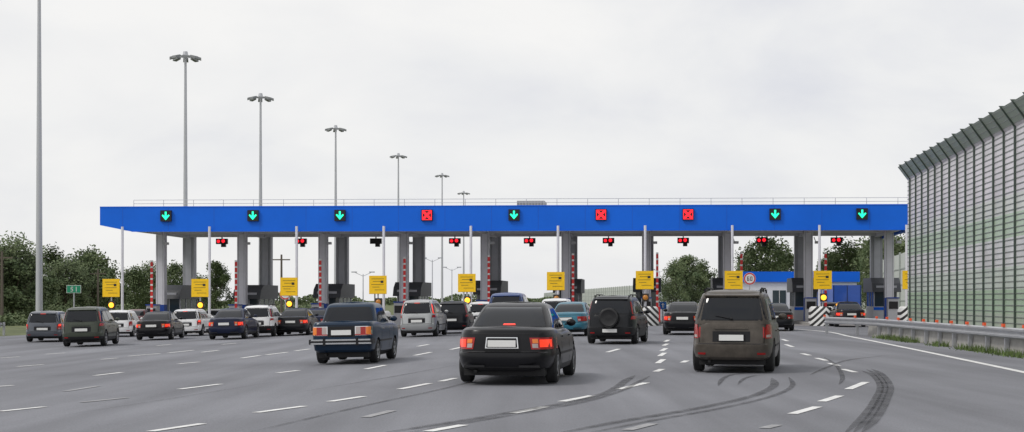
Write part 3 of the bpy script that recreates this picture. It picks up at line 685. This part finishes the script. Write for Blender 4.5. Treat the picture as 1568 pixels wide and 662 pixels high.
for (x0,y0),(x1,y1) in zip(path[:-1],path[1:]):
    n=max(1,int(math.hypot(x1-x0,y1-y0)/6))
    for i in range(n):
        a=Vector((x0,y0)).lerp(Vector((x1,y1)),i/n); b_=Vector((x0,y0)).lerp(Vector((x1,y1)),(i+1)/n)
        mb.hexa([(a.x,a.y,0),(a.x+.15,a.y,0),(b_.x+.15,b_.y,0),(b_.x,b_.y,0),(a.x,a.y,6),(a.x+.15,a.y,6),(b_.x+.15,b_.y,6),(b_.x,b_.y,6)],0)
        mb.box(a.x-.12,a.x+.02,a.y-.1,a.y+.1,0,6.15,1)
        for z in (1.5,3,4.5): mb.hexa([(a.x-.05,a.y,z),(a.x-.005,a.y,z),(b_.x-.005,b_.y,z),(b_.x-.05,b_.y,z),(a.x-.05,a.y,z+.1),(a.x-.005,a.y,z+.1),(b_.x-.005,b_.y,z+.1),(b_.x-.05,b_.y,z+.1)],1)
mb.obj('panels',[fm,mat('far_post',(.32,.35,.33),.5)],E)

# ---------------------------------------------------------------- guardrails
galv=mat('galvanised',(.45,.46,.48),.4,.6,var=.1,scale=3); refl=mat('orange_reflector',(.75,.10,.03),.4,emit=.12)
def guardrail(pts,base=True,top=.78):
    E=empty('guardrail'); mb=MB()
    prof=[(.0,0),(-.06,.04),(-.06,.09),(0,.135),(0,.175),(-.06,.22),(-.06,.27),(0,.31)]
    P=[Vector(p) for p in pts]; Q=[]
    for a,b_ in zip(P[:-1],P[1:]):
        n=max(1,int((b_-a).length/2));
        for i in range(n): Q.append(a.lerp(b_,i/n))
    Q.append(P[-1]); v=[];f=[]; n=len(prof)
    for q in Q:
        g0=gz(q.x,q.y)
        for o,z in prof: v.append((q.x+o,q.y,g0+top-.31+z))
    for j in range(len(Q)-1):
        for i in range(n-1): f.append((j*n+i,(j+1)*n+i,(j+1)*n+i+1,j*n+i+1))
    mb.add(v,f,0)
    for j,q in enumerate(Q):
        g0=gz(q.x,q.y); mb.box(q.x+.02,q.x+.14,q.y-.05,q.y+.05,g0,g0+top-.02,0)
        if base:
            mb.box(q.x-.06,q.x+.02,q.y-.06,q.y+.06,g0+top+.01,g0+top+.10,1)
    mb.obj('beam',[galv,refl],E,30)
    return E
rp=[(barx(y),y) for y in (12,25,39.5,52,61)]+[(15.3,64),(14.6,67)]
guardrail(rp,True,.80)
E=empty('concrete_barrier'); mb=MB()
y=12.0
while y<64:
    x0,x1=barx(y)+.16,barx(y+1.95)+.16
    mb.hexa([(x0-.02,y,0),(x0+.5,y,0),(x1+.5,y+1.95,0),(x1-.02,y+1.95,0),(x0+.03,y,.5),(x0+.4,y,.5),(x1+.4,y+1.95,.5),(x1+.03,y+1.95,.5)],0); y+=2
mb.obj('blocks',[conc],E)
lp=[(-38.8+SL*y,y) for y in (40,60,84)]
guardrail(lp,False,.8); guardrail([(x-1.0,y) for x,y in lp],False,1.25)

# ---------------------------------------------------------------- high masts and lamps
def mast(x,y,ht,heads=True):
    E=empty('high_mast_lamp'); g0=gz(x,y); mb=MB()
    mb.tube((x,y,g0),(x,y,g0+ht*.5),.25,.19,12,0); mb.tube((x,y,g0+ht*.5),(x,y,g0+ht),.19,.11,12,0)
    mb.tube((x,y,g0),(x,y,g0+.6),.38,.36,12,0)
    mb.tube((x,y,g0+ht-.1),(x,y,g0+ht+.35),.28,.2,10,0)
    n=8
    for k in range(n):
        t=2*math.pi*k/n+.2; c,s=math.cos(t),math.sin(t); z=g0+ht-.25
        mb.tube((x,y,z+.2),(x+c*.95,y+s*.95,z+.12),.045,.04,6,0)
        a=Vector((c,s,0)); b_=Vector((-s,c,0)); o=Vector((x,y,z))+a*.85
        q=[o-b_*.22+Vector((0,0,.05)),o+b_*.22+Vector((0,0,.05)),o+a*.6+b_*.24+Vector((0,0,-.12)),o+a*.6-b_*.24+Vector((0,0,-.12))]
        mb.hexa([tuple(p+Vector((0,0,-.06))) for p in q]+[tuple(p+Vector((0,0,.16))) for p in q],1)
    for k in range(16):
        t0,t1=2*math.pi*k/16,2*math.pi*(k+1)/16; mb.tube((x+.7*math.cos(t0),y+.7*math.sin(t0),g0+ht-.1),(x+.7*math.cos(t1),y+.7*math.sin(t1),g0+ht-.1),.035,.035,5,0)
    mb.obj('mast',[mat('mast_steel',(.50,.51,.54),.45,.2),mat('lamp_housing',(.26,.27,.28),.5)],E,40)
for px,Yd,top in ((60,103,-35),(284,135,85),(399,160,148),(514,196,196),(610,242,238),(677,290,268),(710,330,295)):
    x=atY(px,Yd); mast(x,Yd,H+(HY-top)*Yd/F-gz(x,Yd))
def lamp(px,Yd,top):
    x=atY(px,Yd); ht=H+(HY-top)*Yd/F; E=empty('street_lamp'); mb=MB(); g0=gz(x,Yd)
    mb.tube((x,Yd,g0),(x,Yd,ht),.1,.06,8)
    for s in (-1,1): mb.tube((x,Yd,ht-.3),(x+s*1.3,Yd,ht+.3),.04,.04,6); mb.box(x+s*1.3-.4,x+s*1.3+.4,Yd-.15,Yd+.15,ht+.22,ht+.38)
    mb.obj('pole',[steelm],E)
for p in ((662,230,398),(692,260,412),(556,210,420),(1010,300,415)): lamp(*p)
def pole(px,Yd,top):
    x=atY(px,Yd); ht=H+(HY-top)*Yd/F; E=empty('utility_pole'); mb=MB(); mb.tube((x,Yd,-.5),(x,Yd,ht),.14,.1,8); mb.box(x-.9,x+.9,Yd-.06,Yd+.06,ht-.6,ht-.48); mb.obj('post',[mat('wood_pole',(.12,.10,.08),.8)],E)
for p in ((431,150,390),(3,120,385),(150,160,412),(574,260,425)): pole(*p)

def disc(mb,c,r,m,n=20,yo=0): mb.add([(c[0]+r*math.cos(2*math.pi*k/n),c[1]-yo,c[2]+r*math.sin(2*math.pi*k/n)) for k in range(n)],[tuple(range(n))],m)
def seg(mb,x,y,z,h,digits,m):
    SEG={'6':'acdefg','0':'abcdef','5':'afgcd','1':'bc'}
    w_=h*.5;t=h*.14
    for i,d in enumerate(digits):
        ox=x+(i-len(digits)/2)*w_*1.5+w_*.25
        for s in SEG[d]:
            bx={'a':(0,w_,h-t,h),'d':(0,w_,0,t),'g':(0,w_,h/2-t/2,h/2+t/2),'f':(0,t,h/2,h),'e':(0,t,0,h/2),'b':(w_-t,w_,h/2,h),'c':(w_-t,w_,0,h/2)}[s]
            mb.add([(ox+bx[0],y,z-h/2+bx[2]),(ox+bx[1],y,z-h/2+bx[2]),(ox+bx[1],y,z-h/2+bx[3]),(ox+bx[0],y,z-h/2+bx[3])],[(0,1,2,3)],m)
for px,py_,Yd in ((1148,427,93),(437,450,95)):
    x=atY(px,Yd); z=H+(HY-py_)*Yd/F; g0=gz(x,Yd); E=empty('speed_limit_sign'); mb=MB()
    mb.tube((x,Yd+.05,g0),(x,Yd+.05,z),.04,.04,8,0); disc(mb,(x,Yd,z),.38,1); disc(mb,(x,Yd,z),.30,2,yo=.004); disc(mb,(x,Yd+.01,z),.40,2)
    seg(mb,x,Yd-.01,z,.27,'60',3); mb.obj('plate',[steelm,redw,whp,blk],E)
x=atY(113,110); z=H+17*110/F; E=empty('route_number_sign'); mb=MB(); mb.tube((x,110.05,-.5),(x,110.05,z),.05,.05,8,0); mb.box(x-.55,x+.55,109.98,110.02,z-.3,z+.3,1); mb.box(x-.52,x+.52,109.97,109.978,z-.27,z+.27,2); seg(mb,x,109.96,z,.36,'51',1)
mb.obj('plate',[steelm,whp,mat('sign_green',(.01,.26,.14),.5)],E)
x=atY(1015,100); z=H-8*100/F; E=empty('direction_sign'); mb=MB(); mb.tube((x,100.05,0),(x,100.05,z),.04,.04,8,0); mb.box(x-.25,x+.25,99.98,100.02,z-.25,z+.25,1); mb.add([(x-.04,99.97,z-.15),(x+.04,99.97,z-.15),(x+.04,99.97,z+.05),(x+.12,99.97,z+.05),(x,99.97,z+.18),(x-.12,99.97,z+.05),(x-.04,99.97,z+.05)],[tuple(range(7))],2); mb.obj('plate',[steelm,mat('sign_blue',(.01,.14,.5),.5),whp],E)

# ---------------------------------------------------------------- service building and truck
E=empty('service_building'); mb=MB(); x0,x1=atY(1135,119),atY(1312,119)
mb.box(x0,x1,119,126,0,3.1,0); mb.box(x0-.2,x1+.2,118.8,126.2,3.1,3.95,1); mb.box(x0-.02,x1+.02,118.97,126.02,0,.3,2)
for i in range(5):
    xx=x0+.8+i*1.8; mb.box(xx,xx+1.1,118.96,118.995,1.1,2.4,3); mb.box(xx-.06,xx+1.16,118.93,118.958,1.02,1.1,4); mb.box(xx+.53,xx+.57,118.93,118.958,1.1,2.4,4)
mb.obj('walls_roof_windows',[mat('white_wall',(.74,.76,.80),.7,var=.05),blue,dgrey,bglass,whp],E)
E=empty('blue_truck'); mb=MB(); xc=atY(1297,111)
mb.box(xc-1.1,xc+1.1,111,115.5,.9,2.75,0); mb.box(xc-1.0,xc+1.0,115.7,117.2,.6,2.5,0)
for s in (-1.05,0,1.02): mb.box(xc+s,xc+s+.03,110.97,110.998,.9,2.75,1)
mb.box(xc-1.05,xc+1.05,111.1,117,.6,.88,1); mb.box(xc-1.1,xc+1.1,110.9,111.0,.55,.7,2)
for s in (-1.05,.75):
    for yy in (112.5,116.5): mb.tube((xc+s,yy,.42),(xc+s+.3,yy,.42),.42,.42,16,1)
mb.obj('cargo_box',[truckb,trim,redl],E)

# ---------------------------------------------------------------- trees
def leafmat(name,c1,c2):
    m=bpy.data.materials.new(name); m.use_nodes=True; nt=m.node_tree; b=nt.nodes['Principled BSDF']
    gi=nt.nodes.new('ShaderNodeTexCoord'); n=nt.nodes.new('ShaderNodeTexNoise'); n.inputs['Scale'].default_value=.9; n.inputs['Detail'].default_value=4
    nt.links.new(gi.outputs['Object'],n.inputs['Vector']); r=nt.nodes.new('ShaderNodeValToRGB'); r.color_ramp.elements[0].position=.35; r.color_ramp.elements[1].position=.65
    r.color_ramp.elements[0].color=(*c1,1); r.color_ramp.elements[1].color=(*c2,1); nt.links.new(n.outputs['Fac'],r.inputs[0]); nt.links.new(r.outputs[0],b.inputs['Base Color'])
    b.inputs['Roughness'].default_value=.7; return m
lm=leafmat('foliage',(.055,.09,.032),(.13,.165,.07)); bark=mat('bark',(.09,.07,.05),.9,var=.3)
def tree_mesh(seed,h,wd,nc=44,nl=150,ls=.42):
    rnd=random.Random(seed); mb=MB(); mb.tube((0,0,0),(0,0,h*.45),h*.025,h*.017,8,0)
    cl=[]
    for i in range(nc):
        t=rnd.random(); ang=rnd.random()*6.28; z=h*(.16+.77*t); rr=wd*.5*math.sin(math.pi*min(1,.22+.76*t))**.7*math.sqrt(rnd.random())
        c=Vector((rr*math.cos(ang),rr*math.sin(ang),z)); cl.append(c)
        if i%2==0: st=Vector((0,0,h*(.12+.25*t))); mb.tube(st,c,h*.010,h*.003,5,0)
    cl.append(Vector((0,0,h*.9))); mb.tube((0,0,h*.45),(0,0,h*.9),h*.017,h*.004,6,0)
    lv=[];lf=[]
    for c in cl:
        R=wd*rnd.uniform(.10,.19)
        for j in range(nl):
            d=Vector((rnd.gauss(0,1),rnd.gauss(0,1),rnd.gauss(0,.8))); d=d.normalized()*R*(rnd.random()**.45)*1.15; p=c+d
            a=Vector((rnd.gauss(0,1),rnd.gauss(0,1),rnd.gauss(0,1))).normalized(); b_=a.orthogonal().normalized(); s=ls*rnd.uniform(.5,1)
            k=len(lv); lv+=[p-a*s*.5,p+b_*s*.3,p+a*s*.5,p-b_*s*.3]; lf.append((k,k+1,k+2,k+3))
    mb.add(lv,lf,1); me=bpy.data.meshes.new('tree_mesh'); me.from_pydata(mb.v,[],mb.f); me.materials.append(bark); me.materials.append(lm); me.polygons.foreach_set('material_index',mb.i); return me
TM=[tree_mesh(s,8,w_) for s,w_ in ((1,6.5),(2,7.5),(3,5.5),(4,8.5))]
def tree(px,top,Yd,k,ws=1):
    x=atY(px,Yd); g0=gz(x,Yd); ht=H+(HY-top)*Yd/F-g0; o=bpy.data.objects.new('deciduous_tree',TM[k%4]); scene.collection.objects.link(o)
    s=ht/8*1.03; o.location=(x,Yd,g0); o.scale=(s*ws,s*ws,s); o.rotation_euler=(0,0,px*.7)
for i,(px,top,Yd,ws) in enumerate([(20,364,140,1),(-25,372,138,1.1),(48,396,150,1),(78,386,170,.9),(100,396,160,1),(138,388,165,1),(165,412,170,1),(122,402,185,1.1),(225,405,190,.9),(268,408,200,.9),(330,402,190,.8),(205,415,180,1),(2,385,160,1.2),(300,425,240,1.2),
 (1052,393,260,1),(1035,405,255,.8),(1075,402,270,.9),(1173,369,220,1),(1150,385,225,.8),(1198,385,215,.8),(1298,371,180,.9),(1315,385,185,.8),(1275,388,190,.9),(1355,362,170,1),(1380,372,175,1),(1340,372,165,.7),(-60,370,150,1.2),(1440,350,190,1.2)]): tree(px,top,Yd,i,ws)
def mass(name,segs,dens,ls,seed,m=lm):
    rnd=random.Random(seed); v=[];f=[]
    for (x0,y0,x1,y1,h0,h1,dep) in segs:
        n=int(math.hypot(x1-x0,y1-y0)*dens)
        for i in range(n):
            t=rnd.random(); hh=(h0+(h1-h0)*t)*(.65+.35*math.sin(t*47+seed)*math.sin(t*19+1)+.12*math.sin(t*133))
            x=x0+(x1-x0)*t+rnd.gauss(0,.3); y=y0+(y1-y0)*t+rnd.random()*dep; z=gz(x,y)+hh*(rnd.random()**.7)
            a=Vector((rnd.gauss(0,1),rnd.gauss(0,1),rnd.gauss(0,1))).normalized(); b_=a.orthogonal().normalized(); s=ls*rnd.uniform(.5,1.1); p=Vector((x,y,z)); k=len(v)
            v+=[p-a*s*.5,p+b_*s*.35,p+a*s*.5,p-b_*s*.35]; f.append((k,k+1,k+2,k+3))
    return mk(name,v,f,m)
mass('distant_treeline',[(-260,480,30,620,6,5,14),(30,620,60,640,6,6,10)],45,1.3,3)
mass('distant_treeline',[(60,380,200,300,9,12,14)],40,1.3,5)
mass('shrubs',[(-62,135,-37,150,2.2,1.6,5),(-48,108,-39,116,1.4,1.0,3),(-37,150,-25,190,1.8,1.5,5)],230,.28,9)
rnd=random.Random(4); v=[];f=[]
for i in range(5200):
    y=rnd.uniform(14,60); 
    if math.sin(y*1.3)+math.sin(y*.47)+rnd.random()<.2: continue
    x=barx(y)-.02+rnd.gauss(0,.18); h_=rnd.uniform(.05,.26); a=rnd.random()*3.14; w_=.012+.012*rnd.random(); lx,ly=rnd.gauss(0,.06),rnd.gauss(0,.06); k=len(v)
    v+=[(x-w_*math.cos(a),y-w_*math.sin(a),0),(x+w_*math.cos(a),y+w_*math.sin(a),0),(x+lx,y+ly,h_)]; f.append((k,k+1,k+2))
mk('weeds',v,f,mat('weed',(.10,.15,.04),.8,var=.4,scale=2))
print('built',len(bpy.data.objects))
